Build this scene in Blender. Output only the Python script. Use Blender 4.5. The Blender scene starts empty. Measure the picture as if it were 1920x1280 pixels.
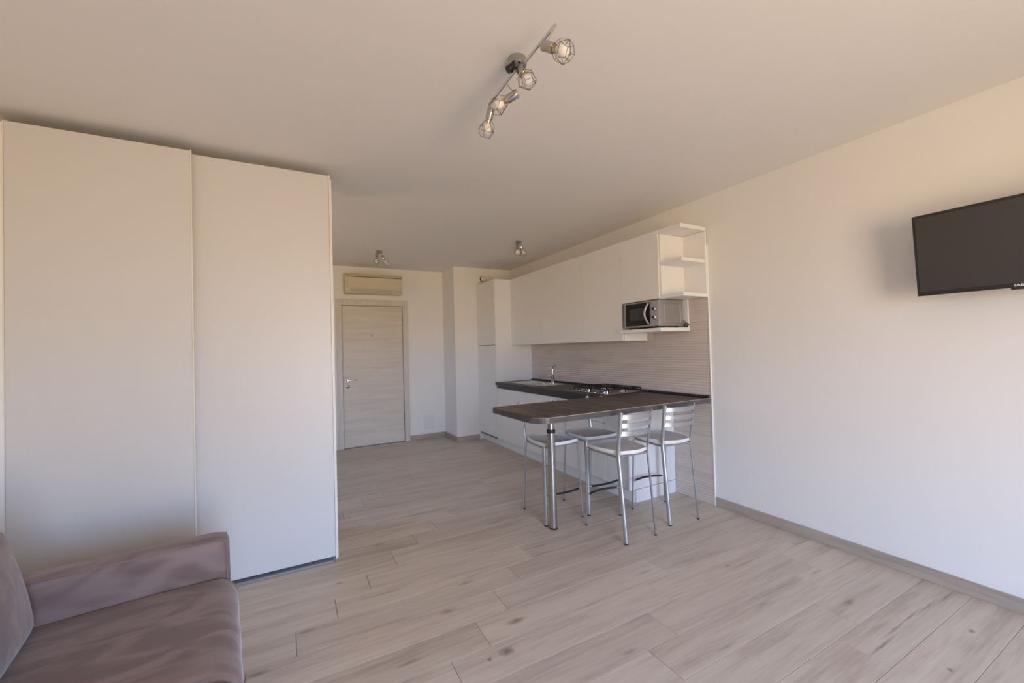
import bpy, bmesh, math, random
from mathutils import Vector, Matrix
random.seed(7)
scene = bpy.context.scene
C = scene.collection

# ------------------------------------------------------------------ camera
cam = bpy.data.objects.new('camera', bpy.data.cameras.new('camera'))
C.objects.link(cam)
yaw, pitch, roll = (math.radians(a) for a in (28.381, 0.9556, 1.5491))
fw = Vector((math.sin(yaw)*math.cos(pitch), math.cos(yaw)*math.cos(pitch), math.sin(pitch)))
rt = Vector((math.cos(yaw), -math.sin(yaw), 0)); up = rt.cross(fw)
R_ = rt*math.cos(roll) - up*math.sin(roll)
U_ = rt*math.sin(roll) + up*math.cos(roll)
m = Matrix((R_, U_, -fw)).transposed().to_4x4(); m.translation = (0, 0, 1.3998)
cam.matrix_world = m
cam.data.sensor_fit = 'HORIZONTAL'; cam.data.sensor_width = 36.0
cam.data.lens = 777.4188*36/1920
cam.data.clip_start = 0.05
scene.camera = cam

# ------------------------------------------------------------------ daylight
SKY = 18.0
world = bpy.data.worlds.new('world'); scene.world = world; world.use_nodes = True
wn = world.node_tree; wn.nodes.clear()
wo = wn.nodes.new('ShaderNodeOutputWorld'); wb = wn.nodes.new('ShaderNodeBackground')
wr = wn.nodes.new('ShaderNodeValToRGB'); ws = wn.nodes.new('ShaderNodeSeparateXYZ'); wt = wn.nodes.new('ShaderNodeTexCoord')
wm = wn.nodes.new('ShaderNodeMapRange')
wm.inputs['From Min'].default_value = -1; wm.inputs['From Max'].default_value = 1
wn.links.new(wt.outputs['Generated'], ws.inputs[0]); wn.links.new(ws.outputs['Z'], wm.inputs['Value'])
wn.links.new(wm.outputs[0], wr.inputs[0]); wn.links.new(wr.outputs[0], wb.inputs['Color'])
wn.links.new(wb.outputs[0], wo.inputs['Surface'])
e = wr.color_ramp.elements          # sunlit terrace and street below the horizon, blue sky above
e[0].position = 0.0;  e[0].color = (0.84, 0.61, 0.37, 1)
e[1].position = 1.0;  e[1].color = (0.42, 0.74, 1.6, 1)
for p, c in ((0.47, (0.84, 0.61, 0.37, 1)), (0.51, (0.85, 0.84, 0.85, 1)), (0.56, (0.68, 0.96, 1.50, 1))):
    k = e.new(p); k.color = c
wb.inputs['Strength'].default_value = SKY

# window opening in the back wall (behind the camera)
YB, WX0, WX1, WZ0, WZ1 = -2.2, 0.1, 1.8, 0.12, 2.2
# added hall window, unseen behind the wardrobe, to brighten the kitchen end
HY0, HY1, HZ0, HZ1 = 4.25, 4.95, 1.35, 1.95
pl = bpy.data.lights.new('window_portal', 'AREA'); pl.shape = 'RECTANGLE'
pl.size = WX1-WX0; pl.size_y = WZ1-WZ0
pl.cycles.is_portal = True
po = bpy.data.objects.new('window_portal', pl); C.objects.link(po)
po.location = ((WX0+WX1)/2, YB-0.16, (WZ0+WZ1)/2); po.rotation_euler = (math.radians(90), 0, 0)
ql = bpy.data.lights.new('added_window_portal', 'AREA'); ql.shape = 'RECTANGLE'; ql.size = HZ1-HZ0; ql.size_y = HY1-HY0; ql.cycles.is_portal = True  # portal for the added hall window
qo = bpy.data.objects.new('added_window_portal', ql); C.objects.link(qo)
qo.location = (-1.29-.11, (HY0+HY1)/2, (HZ0+HZ1)/2); qo.rotation_euler = (0, math.radians(-90), 0)

vs = scene.view_settings
vs.view_transform = 'Standard'; vs.look = 'None'; vs.gamma = 1; vs.use_curve_mapping = False
vs.exposure = 0.0
scene.cycles.diffuse_bounces = 6
scene.cycles.max_bounces = 10
scene.cycles.glossy_bounces = 4
scene.cycles.use_adaptive_sampling = True; scene.cycles.adaptive_threshold = 0.06; scene.cycles.adaptive_min_samples = 16

# ------------------------------------------------------------------ dimensions
XR, XL, YF, H = 3.224, -1.29, 6.51, 2.678
XP, YP = 2.243, 5.98
XK, XU = 2.616, 2.882
ZC = 0.924
YT = 2.354
YK = 5.343

# ------------------------------------------------------------------ materials
M = {}
def nodes(name):
    mt = bpy.data.materials.new(name); mt.use_nodes = True
    return mt, mt.node_tree, mt.node_tree.nodes['Principled BSDF']
def mat(name, col, rough=0.5, metal=0.0, bump=0.0, bscale=200.0, var=0.0, vscale=3.0, spec=0.5, coat=0.0, sheen=0.0):
    mt, nt, b = nodes(name)
    b.inputs['Base Color'].default_value = (*col, 1); b.inputs['Roughness'].default_value = rough
    b.inputs['Metallic'].default_value = metal; b.inputs['Specular IOR Level'].default_value = spec
    b.inputs['Coat Weight'].default_value = coat; b.inputs['Coat Roughness'].default_value = 0.03
    b.inputs['Sheen Weight'].default_value = sheen
    tc = nt.nodes.new('ShaderNodeTexCoord')
    if var:
        n = nt.nodes.new('ShaderNodeTexNoise'); n.inputs['Scale'].default_value = vscale; n.inputs['Detail'].default_value = 1
        nt.links.new(tc.outputs['Object'], n.inputs['Vector'])
        mx = nt.nodes.new('ShaderNodeMix'); mx.data_type = 'RGBA'
        mx.inputs['A'].default_value = (*[c*(1-var) for c in col], 1); mx.inputs['B'].default_value = (*[min(1, c*(1+var)) for c in col], 1)
        nt.links.new(n.outputs['Fac'], mx.inputs['Factor']); nt.links.new(mx.outputs['Result'], b.inputs['Base Color'])
    if bump:
        n = nt.nodes.new('ShaderNodeTexNoise'); n.inputs['Scale'].default_value = bscale; n.inputs['Detail'].default_value = 3
        nt.links.new(tc.outputs['Object'], n.inputs['Vector'])
        bp = nt.nodes.new('ShaderNodeBump'); bp.inputs['Strength'].default_value = bump; bp.inputs['Distance'].default_value = 0.002
        nt.links.new(n.outputs['Fac'], bp.inputs['Height']); nt.links.new(bp.outputs[0], b.inputs['Normal'])
    M[name] = mt; return mt

mat('wall', (0.86, 0.84, 0.80), 0.9, var=0.012, vscale=1.5, spec=0.2)
mat('ceiling', (0.86, 0.84, 0.80), 0.95, var=0.01, vscale=1, spec=0.1)
mat('lacquer', (0.85, 0.835, 0.79), 0.16, spec=0.5, var=0.006, vscale=1.0)
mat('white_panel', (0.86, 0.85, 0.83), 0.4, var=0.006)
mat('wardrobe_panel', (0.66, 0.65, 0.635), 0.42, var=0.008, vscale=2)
mat('wardrobe_edge', (0.80, 0.76, 0.68), 0.35, var=0.01)
mat('gap_shade', (0.20, 0.175, 0.14), 0.8, var=0.02)  # brown that stands in for shade in the door gaps
mat('dark_gap', (0.03, 0.028, 0.026), 0.7, var=0.02)
mat('grey_rail', (0.30, 0.30, 0.31), 0.4, 0.3, var=0.02)
mat('seat_white', (0.88, 0.865, 0.83), 0.5, bump=0.1, bscale=400, var=0.01)
mat('silver', (0.52, 0.53, 0.55), 0.33, 0.85, var=0.02, vscale=20)
mat('chrome', (0.72, 0.72, 0.72), 0.08, 1.0, var=0.01)
mat('brushed', (0.56, 0.54, 0.52), 0.27, 1.0, var=0.05, vscale=30)
mat('steel', (0.60, 0.59, 0.57), 0.22, 1.0, var=0.04, vscale=12)
mat('nickel', (0.50, 0.48, 0.45), 0.16, 1.0, var=0.03)
mat('black_rubber', (0.018, 0.018, 0.02), 0.55, bump=0.1, var=0.05)
mat('iron', (0.012, 0.012, 0.013), 0.35, bump=0.2, bscale=500, var=0.05)
mat('tv_black', (0.022, 0.023, 0.026), 0.5, var=0.03)
mat('tv_screen', (0.045, 0.040, 0.037), 0.28, var=0.05, vscale=1.5, spec=0.7)
mat('print_white', (0.85, 0.85, 0.85), 0.5, var=0.01)
mat('mw_silver', (0.44, 0.43, 0.43), 0.36, 0.7, bump=0.05, bscale=600, var=0.03, vscale=8)
mat('mw_glass', (0.018, 0.017, 0.02), 0.09, var=0.05, spec=0.6)
mat('mw_window', (0.060, 0.058, 0.056), 0.25, var=0.06, vscale=40)
mat('ac_plastic', (0.66, 0.58, 0.40), 0.4, var=0.02, vscale=2)
mat('ac_grey', (0.52, 0.47, 0.38), 0.5, var=0.02)
mat('bulb', (0.84, 0.82, 0.80), 0.45, var=0.01)
mat('brass', (0.62, 0.50, 0.28), 0.25, 1.0, var=0.03)
mat('wire', (0.34, 0.29, 0.25), 0.25, 1.0, var=0.04)
mat('trim_white', (0.88, 0.87, 0.85), 0.3, var=0.01)
mat('edge_beige', (0.62, 0.50, 0.35), 0.5, var=0.05, vscale=40)
mat('top_edge', (0.105, 0.098, 0.098), 0.33, var=0.15, vscale=30)
mat('upstand', (0.035, 0.030, 0.033), 0.35, var=0.1, vscale=20)
mat('plate_white', (0.80, 0.79, 0.77), 0.4, var=0.01)
mat('pipe_white', (0.82, 0.80, 0.74), 0.4, var=0.01)

def wave_wood(name, c0, c1, c2, axis='X', stretch=14, scale=6.0, rough=0.5, bump=0.25, detail=4, rnd=0.0, fine=60.0, lo=0.30, hi=0.72):
    """streaky wood: noise stretched along the grain axis, mixed with a finer grain"""
    mt, nt, b = nodes(name); L = nt.links.new
    tc = nt.nodes.new('ShaderNodeTexCoord'); oi = nt.nodes.new('ShaderNodeObjectInfo')
    geo = nt.nodes.new('ShaderNodeNewGeometry')
    off = nt.nodes.new('ShaderNodeVectorMath'); off.operation = 'SCALE'; off.inputs[0].default_value = (37.3, 91.7, 13.1)
    L(oi.outputs['Random'], off.inputs['Scale'])
    ad = nt.nodes.new('ShaderNodeVectorMath'); ad.operation = 'ADD'
    L(geo.outputs['Position'], ad.inputs[0]); L(off.outputs[0], ad.inputs[1])
    mp = nt.nodes.new('ShaderNodeMapping'); s = [1.0, 1.0, 1.0]; s['XYZ'.index(axis)] = 1.0/stretch
    mp.inputs['Scale'].default_value = s; L(ad.outputs[0], mp.inputs['Vector'])
    n1 = nt.nodes.new('ShaderNodeTexNoise'); n1.inputs['Scale'].default_value = scale; n1.inputs['Detail'].default_value = detail
    n1.inputs['Distortion'].default_value = 0.6; n1.inputs['Roughness'].default_value = 0.6
    L(mp.outputs[0], n1.inputs['Vector'])
    n2 = nt.nodes.new('ShaderNodeTexNoise'); n2.inputs['Scale'].default_value = fine; n2.inputs['Detail'].default_value = 3
    L(mp.outputs[0], n2.inputs['Vector'])
    mx = nt.nodes.new('ShaderNodeMix'); mx.inputs['Factor'].default_value = 0.35
    L(n1.outputs['Fac'], mx.inputs['A']); L(n2.outputs['Fac'], mx.inputs['B'])
    cr = nt.nodes.new('ShaderNodeValToRGB'); L(mx.outputs['Result'], cr.inputs[0])
    e = cr.color_ramp.elements; e[0].position = lo; e[0].color = (*c0, 1); e[1].position = hi; e[1].color = (*c2, 1)
    k = e.new(0.5); k.color = (*c1, 1)
    out = cr.outputs[0]
    if rnd:
        hs = nt.nodes.new('ShaderNodeHueSaturation')
        mr = nt.nodes.new('ShaderNodeMapRange'); mr.inputs['To Min'].default_value = 1-rnd; mr.inputs['To Max'].default_value = 1+rnd
        L(oi.outputs['Random'], mr.inputs['Value']); L(mr.outputs[0], hs.inputs['Value']); L(out, hs.inputs['Color']); out = hs.outputs[0]
    L(out, b.inputs['Base Color']); b.inputs['Roughness'].default_value = rough
    bp = nt.nodes.new('ShaderNodeBump'); bp.inputs['Strength'].default_value = bump; bp.inputs['Distance'].default_value = 0.002
    L(mx.outputs['Result'], bp.inputs['Height']); L(bp.outputs[0], b.inputs['Normal'])
    M[name] = mt; return mt, nt, b, out, geo

OAK = dict(c0=(0.42, 0.335, 0.26), c1=(0.585, 0.495, 0.40), c2=(0.68, 0.59, 0.49), axis='X', stretch=13, scale=13.0, rough=0.42, bump=0.35, rnd=0.06, fine=70)
wave_wood('oak_plank', **OAK)
# knots and cracks of the boards that the photograph shows (each an ellipse drawn out along the grain)
KN = [(0.733,2.160,.045,.016,.75),(1.010,1.904,.055,.020,.9),(0.868,1.738,.035,.026,1),(0.779,1.734,.014,.012,1),(0.253,2.760,.022,.010,.9),
      (0.059,2.376,.045,.014,.8),(-0.141,2.174,.05,.018,.9),(0.915,2.361,.05,.014,.7),(0.458,1.898,.06,.010,.7),(0.553,3.156,.04,.012,.8),
      (2.606,1.128,.05,.016,.8),(2.831,0.733,.014,.012,.9),(2.406,1.687,.02,.010,.7),(2.429,0.696,.016,.012,.9),(2.787,1.372,.05,.007,.6),
      (3.10,0.890,.13,.006,.7),(2.90,0.910,.13,.006,.7),(2.72,0.921,.12,.006,.75),(2.55,0.919,.12,.007,.8),(2.36,0.900,.14,.007,.8),
      (1.45,3.05,.05,.012,.7),(1.55,2.52,.06,.012,.6),(0.95,3.55,.06,.014,.6),(1.9,1.9,.07,.012,.5),(1.35,1.45,.05,.012,.6),(0.7,4.3,.07,.016,.6),
      (1.75,1.25,.06,.010,.5),(2.2,1.35,.05,.010,.5),(1.3,4.4,.06,.016,.5),(0.45,2.51,.10,.008,.5),(1.15,2.72,.12,.007,.5),(0.30,3.40,.08,.012,.6)]
def knot_board(x0, x1, y0, y1):
    """the board material with the knots that lie on this board, or the plain one"""
    ks = [k for k in KN if x0 < k[0] < x1 and y0 < k[1] < y1]
    if not ks: return 'oak_plank'
    name = 'oak_plank_knot_%d' % len(M)
    mt, nt, b, out, geo = wave_wood(name, **OAK); L = nt.links.new
    wob = nt.nodes.new('ShaderNodeTexNoise'); wob.inputs['Scale'].default_value = 40; wob.inputs['Detail'].default_value = 3
    L(geo.outputs['Position'], wob.inputs['Vector'])
    wv = nt.nodes.new('ShaderNodeVectorMath'); wv.operation = 'MULTIPLY_ADD'
    wv.inputs[1].default_value = (0.05, 0.014, 0); L(wob.outputs['Color'], wv.inputs[0]); L(geo.outputs['Position'], wv.inputs[2])
    acc = None
    for (kx, ky, rx, ry, s) in ks:
        a = nt.nodes.new('ShaderNodeVectorMath'); a.operation = 'SUBTRACT'; a.inputs[1].default_value = (kx+.025, ky+.007, 0); L(wv.outputs[0], a.inputs[0])
        q = nt.nodes.new('ShaderNodeVectorMath'); q.operation = 'MULTIPLY'; q.inputs[1].default_value = (1/rx, 1/ry, 0); L(a.outputs[0], q.inputs[0])
        l = nt.nodes.new('ShaderNodeVectorMath'); l.operation = 'LENGTH'; L(q.outputs[0], l.inputs[0])
        r = nt.nodes.new('ShaderNodeMapRange'); r.inputs['From Min'].default_value = 1.3; r.inputs['From Max'].default_value = 0.1
        r.inputs['To Max'].default_value = s*.8; L(l.outputs['Value'], r.inputs['Value'])
        if acc is None: acc = r.outputs[0]
        else:
            x = nt.nodes.new('ShaderNodeMath'); x.operation = 'MAXIMUM'; L(acc, x.inputs[0]); L(r.outputs[0], x.inputs[1]); acc = x.outputs[0]
    mx = nt.nodes.new('ShaderNodeMix'); mx.data_type = 'RGBA'; mx.inputs['B'].default_value = (0.11, 0.085, 0.068, 1)
    L(acc, mx.inputs['Factor']); L(out, mx.inputs['A']); L(mx.outputs['Result'], b.inputs['Base Color'])
    return name

wave_wood('oak_base', (0.33, 0.265, 0.205), (0.44, 0.365, 0.295), (0.52, 0.44, 0.36), 'Y', 12, 9, 0.45, 0.2)
wave_wood('oak_base_x', (0.33, 0.265, 0.205), (0.44, 0.365, 0.295), (0.52, 0.44, 0.36), 'X', 12, 9, 0.45, 0.2)
wave_wood('door_wood', (0.60, 0.52, 0.43), (0.69, 0.615, 0.52), (0.73, 0.665, 0.58), 'X', 16, 16, 0.5, 0.12, fine=60)
wave_wood('frame_wood', (0.60, 0.53, 0.46), (0.68, 0.62, 0.55), (0.73, 0.67, 0.60), 'Z', 14, 10, 0.5, 0.1)
_, _, b_, _, _ = wave_wood('worktop_wood', (0.018, 0.012, 0.010), (0.062, 0.045, 0.037), (0.16, 0.12, 0.10), 'Y', 9, 20, 0.42, 0.2, fine=70, lo=0.39, hi=0.62)
b_.inputs['Specular IOR Level'].default_value = 0.35
wave_wood('tile_face', (0.60, 0.505, 0.425), (0.68, 0.585, 0.505), (0.73, 0.645, 0.565), 'Y', 10, 8, 0.3, 0.1, fine=30, rnd=0.02)

# brushed microfibre with stroke marks in the pile
mt, nt, b = nodes('microfibre'); L = nt.links.new
tc = nt.nodes.new('ShaderNodeTexCoord'); mp = nt.nodes.new('ShaderNodeMapping')
mp.inputs['Rotation'].default_value = (0.2, 0.1, 0.9); mp.inputs['Scale'].default_value = (1.0, 3.2, 2.0); L(tc.outputs['Object'], mp.inputs['Vector'])
n1 = nt.nodes.new('ShaderNodeTexNoise'); n1.inputs['Scale'].default_value = 3.2; n1.inputs['Detail'].default_value = 2.5; n1.inputs['Distortion'].default_value = 1.2; n1.inputs['Roughness'].default_value = 0.45
L(mp.outputs[0], n1.inputs['Vector'])
cr = nt.nodes.new('ShaderNodeValToRGB'); L(n1.outputs['Fac'], cr.inputs[0])
e = cr.color_ramp.elements; e[0].position = 0.40; e[0].color = (0.19, 0.132, 0.118, 1); e[1].position = 0.60; e[1].color = (0.275, 0.20, 0.182, 1)
n2 = nt.nodes.new('ShaderNodeTexNoise'); n2.inputs['Scale'].default_value = 260; L(tc.outputs['Object'], n2.inputs['Vector'])
bp = nt.nodes.new('ShaderNodeBump'); bp.inputs['Strength'].default_value = 0.2; bp.inputs['Distance'].default_value = 0.002
L(n2.outputs['Fac'], bp.inputs['Height']); L(bp.outputs[0], b.inputs['Normal'])
L(cr.outputs[0], b.inputs['Base Color']); b.inputs['Roughness'].default_value = 0.85
b.inputs['Sheen Weight'].default_value = 0.35; b.inputs['Sheen Roughness'].default_value = 0.4
b.inputs['Specular IOR Level'].default_value = 0.2
M['microfibre'] = mt
mat('seam', (0.055, 0.036, 0.036), 0.9, var=0.05)

# window glass: lets daylight through, mirrors faintly
mt, nt, b = nodes('window_glass'); o = nt.nodes['Material Output']
tr = nt.nodes.new('ShaderNodeBsdfTransparent'); gl = nt.nodes.new('ShaderNodeBsdfGlossy'); gl.inputs['Roughness'].default_value = 0.02
fr = nt.nodes.new('ShaderNodeFresnel'); fr.inputs['IOR'].default_value = 1.3; mx = nt.nodes.new('ShaderNodeMixShader')
nt.links.new(fr.outputs[0], mx.inputs[0]); nt.links.new(tr.outputs[0], mx.inputs[1]); nt.links.new(gl.outputs[0], mx.inputs[2]); nt.links.new(mx.outputs[0], o.inputs['Surface'])
M['window_glass'] = mt

# ------------------------------------------------------------------ mesh helpers
WL = {}
def link(o, parent):
    C.objects.link(o)
    if parent is not None: o.parent = parent
def obj(name, bm, material, parent=None, local=False, smooth=None):
    """one mesh object; verts are given in world space (or, local=True, in the space of the top thing)"""
    bmesh.ops.recalc_face_normals(bm, faces=bm.faces)
    xs = [v.co for v in bm.verts]
    lo = Vector((min(v.x for v in xs), min(v.y for v in xs), min(v.z for v in xs)))
    hi = Vector((max(v.x for v in xs), max(v.y for v in xs), max(v.z for v in xs)))
    c = Vector(((lo.x+hi.x)/2, (lo.y+hi.y)/2, lo.z))
    for v in bm.verts: v.co -= c
    me = bpy.data.meshes.new(name); bm.to_mesh(me); bm.free()
    if isinstance(material, str): material = [material]
    for k in material: me.materials.append(M[k])
    if smooth is not None:
        for p in me.polygons: p.use_smooth = True
        try: me.set_sharp_from_angle(angle=math.radians(smooth))
        except Exception: pass
    o = bpy.data.objects.new(name, me); link(o, parent)
    base = WL.get(parent, Vector((0, 0, 0)))
    o.location = c - base; WL[o] = c
    return o
def tag(o, label=None, cat=None, group=None, kind=None):
    if label: o['label'] = label
    if cat: o['category'] = cat
    if group: o['group'] = group
    if kind: o['kind'] = kind
    return o
def thing(name, label, cat, loc, rotz=0.0, group=None, local=False):
    o = bpy.data.objects.new(name, None); o.empty_display_size = 0.05; C.objects.link(o)
    o.location = loc; o.rotation_euler = (0, 0, rotz)
    WL[o] = Vector((0, 0, 0)) if local else Vector(loc)
    return tag(o, label, cat, group)
def struct(o, label, cat=None):
    return tag(o, label, cat, None, 'structure')
def box(bm, x0, x1, y0, y1, z0, z1, bev=0.0, seg=2):
    r = bmesh.ops.create_cube(bm, size=1.0)
    for v in r['verts']:
        v.co = Vector(((x0+x1)/2 + v.co.x*(x1-x0), (y0+y1)/2 + v.co.y*(y1-y0), (z0+z1)/2 + v.co.z*(z1-z0)))
    if bev > 0:
        es = list({e for v in r['verts'] for e in v.link_edges})
        bmesh.ops.bevel(bm, geom=es, offset=bev, segments=seg, profile=0.5, affect='EDGES')
    return bm
def B(*a, **k): return box(bmesh.new(), *a, **k)
def tube(bm, pts, r, n=10, sec=None, caps=True, closed=False):
    """tube along pts; r number or list; sec=(axis vector, ratio) makes it oval"""
    pts = [Vector(p) for p in pts]; rings = []; N = len(pts); prev = None
    for i, p in enumerate(pts):
        if closed: d = pts[(i+1) % N] - pts[i-1]
        else: d = pts[min(i+1, N-1)] - pts[max(i-1, 0)]
        d.normalize()
        if sec is not None: a = Vector(sec[0])
        elif prev is not None: a = prev
        else: a = Vector((0, 0, 1)) if abs(d.z) < 0.9 else Vector((1, 0, 0))
        a = (a - d*a.dot(d)).normalized(); prev = a; b2 = d.cross(a)
        rr = r[i] if isinstance(r, (list, tuple)) else r
        k = sec[1] if sec is not None else 1.0
        rings.append([bm.verts.new(p + a*rr*math.cos(t) + b2*rr*k*math.sin(t)) for t in (2*math.pi*j/n for j in range(n))])
    M_ = N if closed else N-1
    for i in range(M_):
        A, B_ = rings[i], rings[(i+1) % N]
        for j in range(n): bm.faces.new((A[j], A[(j+1) % n], B_[(j+1) % n], B_[j]))
    if caps and not closed:
        bm.faces.new(rings[0][::-1]); bm.faces.new(rings[-1])
    return bm
def T(*a, **k): return tube(bmesh.new(), *a, **k)
def lathe(bm, prof, origin, axis=(0, 0, 1), n=20):
    """revolve (radius, height) pairs about an axis"""
    o = Vector(origin); d = Vector(axis).normalized()
    a = Vector((0, 0, 1)) if abs(d.z) < 0.9 else Vector((1, 0, 0))
    a = (a - d*a.dot(d)).normalized(); b2 = d.cross(a); rings = []
    for (r, h) in prof:
        if r < 1e-6: rings.append([bm.verts.new(o + d*h)])
        else: rings.append([bm.verts.new(o + d*h + (a*math.cos(t) + b2*math.sin(t))*r) for t in (2*math.pi*j/n for j in range(n))])
    for A, B_ in zip(rings, rings[1:]):
        for j in range(n):
            k = (j+1) % n
            if len(A) == 1 and len(B_) == 1: continue
            if len(A) == 1: bm.faces.new((A[0], B_[k], B_[j]))
            elif len(B_) == 1: bm.faces.new((A[j], A[k], B_[0]))
            else: bm.faces.new((A[j], A[k], B_[k], B_[j]))
    if len(rings[0]) > 1: bm.faces.new(rings[0][::-1])
    if len(rings[-1]) > 1: bm.faces.new(rings[-1])
    return bm
def LA(*a, **k): return lathe(bmesh.new(), *a, **k)
def prism(bm, poly, z0, z1, bev=0.0):
    A = [bm.verts.new((x, y, z0)) for x, y in poly]; B_ = [bm.verts.new((x, y, z1)) for x, y in poly]
    n = len(poly)
    bm.faces.new(A[::-1]); bm.faces.new(B_)
    for j in range(n): bm.faces.new((A[j], A[(j+1) % n], B_[(j+1) % n], B_[j]))
    return bm
def round_poly(corners, n=8):
    """corners: (x, y, radius) of a convex polygon"""
    out = []; N = len(corners)
    for i, (x, y, r) in enumerate(corners):
        p = Vector((x, y)); a = (Vector(corners[i-1][:2]) - p).normalized(); b2 = (Vector(corners[(i+1) % N][:2]) - p).normalized()
        if r <= 0: out.append((x, y)); continue
        p0 = p + a*r; p1 = p + b2*r
        for k in range(n+1):
            t = k/n; q = p0*(1-t)**2 + p*2*t*(1-t) + p1*t*t; out.append((q.x, q.y))
    return out

# ================================================================== THE ROOM
# floor: boards of 1.207 x 0.1975 m laid along X, each row stepped by 0.2 m
floor = struct(obj('floor', B(XL-.1, XR+.1, YB-.15, YF+.1, -0.08, -0.012), 'dark_gap'), 'light oak board floor with grey knots', 'floor')
PW, PL = 0.1975, 1.207
unit_mesh = {}
row = -36
while True:
    y0 = 1.612 + PW*row
    if y0 > YF: break
    y1 = min(y0+PW, YF); 
    ys = max(y0, YB)
    if y1 > YB + 0.02:
        x = 0.622 + 0.199*row
        x -= math.ceil((x-XL)/PL)*PL
        while x < XR:
            a, b2 = max(x, XL), min(x+PL, XR)
            if b2-a > 0.02:
                km = knot_board(a, b2, ys, y1)
                key = (round(b2-a, 3), round(y1-ys, 3), km)
                if key not in unit_mesh:
                    o = obj('plank', B(a+.0009, b2-.0009, ys+.0006, y1-.0006, -0.012, 0.0, 0.0014, 1), km, floor); unit_mesh[key] = o
                else:
                    s = unit_mesh[key]; o = bpy.data.objects.new('plank', s.data); link(o, floor)
                    o.location = Vector(((a+b2)/2, (ys+y1)/2, -0.012)) - WL[floor]
            x += PL
    row += 1

struct(obj('ceiling', B(XL-.1, XR+.1, YB-.15, YF+.1, H, H+.1), 'ceiling'), 'plain matt off-white ceiling', 'ceiling')
wall_right = struct(obj('wall_right', B(XR, XR+.1, YB-.15, YF+.1, -.08, H), 'wall'), 'long cream painted wall carrying the television and kitchen', 'wall')
bm = bmesh.new()
box(bm, XL-.1, XL, YB-.15, HY0, -.08, H); box(bm, XL-.1, XL, HY1, YF+.1, -.08, H); box(bm, XL-.1, XL, HY0, HY1, -.08, HZ0); box(bm, XL-.1, XL, HY0, HY1, HZ1, H)
struct(obj('wall_left', bm, 'wall'), 'cream painted wall behind the sofa and wardrobe', 'wall')
# far wall with the door opening
DX0, DX1, DZ = 0.694, 1.582, 2.10
bm = bmesh.new()
box(bm, XL, DX0-.03, YF, YF+.1, -.08, H); box(bm, DX1+.03, XR, YF, YF+.1, -.08, H); box(bm, DX0-.03, DX1+.03, YF, YF+.1, DZ+.03, H)
box(bm, DX0-.03, DX1+.03, YF+.07, YF+.1, -.08, DZ+.03)
struct(obj('wall_far', bm, 'wall'), 'cream painted end wall around the entrance door', 'wall')
struct(obj('wall_corner', B(XP, XR, YP, YF, 0, H), 'wall'), 'boxed-out cream wall corner beside the tall cabinet', 'wall')
bm = bmesh.new()
box(bm, XL, WX0, YB-.15, YB, 0, H); box(bm, WX1, XR, YB-.15, YB, 0, H); box(bm, WX0, WX1, YB-.15, YB, 0, WZ0); box(bm, WX0, WX1, YB-.15, YB, WZ1, H)
struct(obj('wall_back', bm, 'wall'), 'cream painted wall with the wide window', 'wall')
win = thing('window_1', 'wide white framed window lighting the room', 'window', ((WX0+WX1)/2, YB-.08, WZ0)); win['kind'] = 'structure'
bm = bmesh.new(); f = .06
box(bm, WX0, WX1, YB-.11, YB-.05, WZ0, WZ0+f); box(bm, WX0, WX1, YB-.11, YB-.05, WZ1-f, WZ1)
xm = (WX0+WX1)/2
for xa in (WX0, xm-f/2, WX1-f): box(bm, xa, xa+f, YB-.11, YB-.05, WZ0+f, WZ1-f)
obj('window_frame', bm, 'trim_white', win)
for xa, xb in ((WX0+f, xm-f/2), (xm+f/2, WX1-f)): obj('pane', B(xa, xb, YB-.085, YB-.079, WZ0+f, WZ1-f), 'window_glass', win)

w2_ = thing('added_window', 'small white framed hall window added to light the far end', 'window', (XL-.05, (HY0+HY1)/2, HZ0)); w2_['kind'] = 'structure'  # invented opening, put in to lift the light at the far end
bm = bmesh.new()
for (a, b2, c2, d2) in ((HY0, HY1, HZ0, HZ0+f), (HY0, HY1, HZ1-f, HZ1), (HY0, HY0+f, HZ0+f, HZ1-f), (HY1-f, HY1, HZ0+f, HZ1-f)): box(bm, XL-.08, XL-.03, a, b2, c2, d2)
obj('window_frame', bm, 'trim_white', w2_)
obj('pane', B(XL-.058, XL-.052, HY0+f, HY1-f, HZ0+f, HZ1-f), 'window_glass', w2_)

# skirting boards
BH = 0.077
def skirt(name, label, x0, x1, y0, y1, mt):
    return struct(obj(name, B(x0, x1, y0, y1, 0.0, BH, .002, 1), mt), label, 'baseboard')
skirt('baseboard_right', 'oak skirting board below the television wall', XR-.012, XR, YB, YT-.012, 'oak_base')
skirt('baseboard_far', 'oak skirting board between entrance door and corner', 1.66, XP-.012, YF-.012, YF, 'oak_base_x')
skirt('baseboard_corner_side', 'short oak skirting on the side of the boxed-out corner', XP-.012, XP, YP-.012, YF, 'oak_base')
skirt('baseboard_corner', 'oak skirting on the front of the boxed-out corner', XP, XK-.005, YP-.012, YP, 'oak_base_x')
skirt('baseboard_left', 'oak skirting board behind the sofa', XL, XL+.012, YB, 2.98, 'oak_base')

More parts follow.
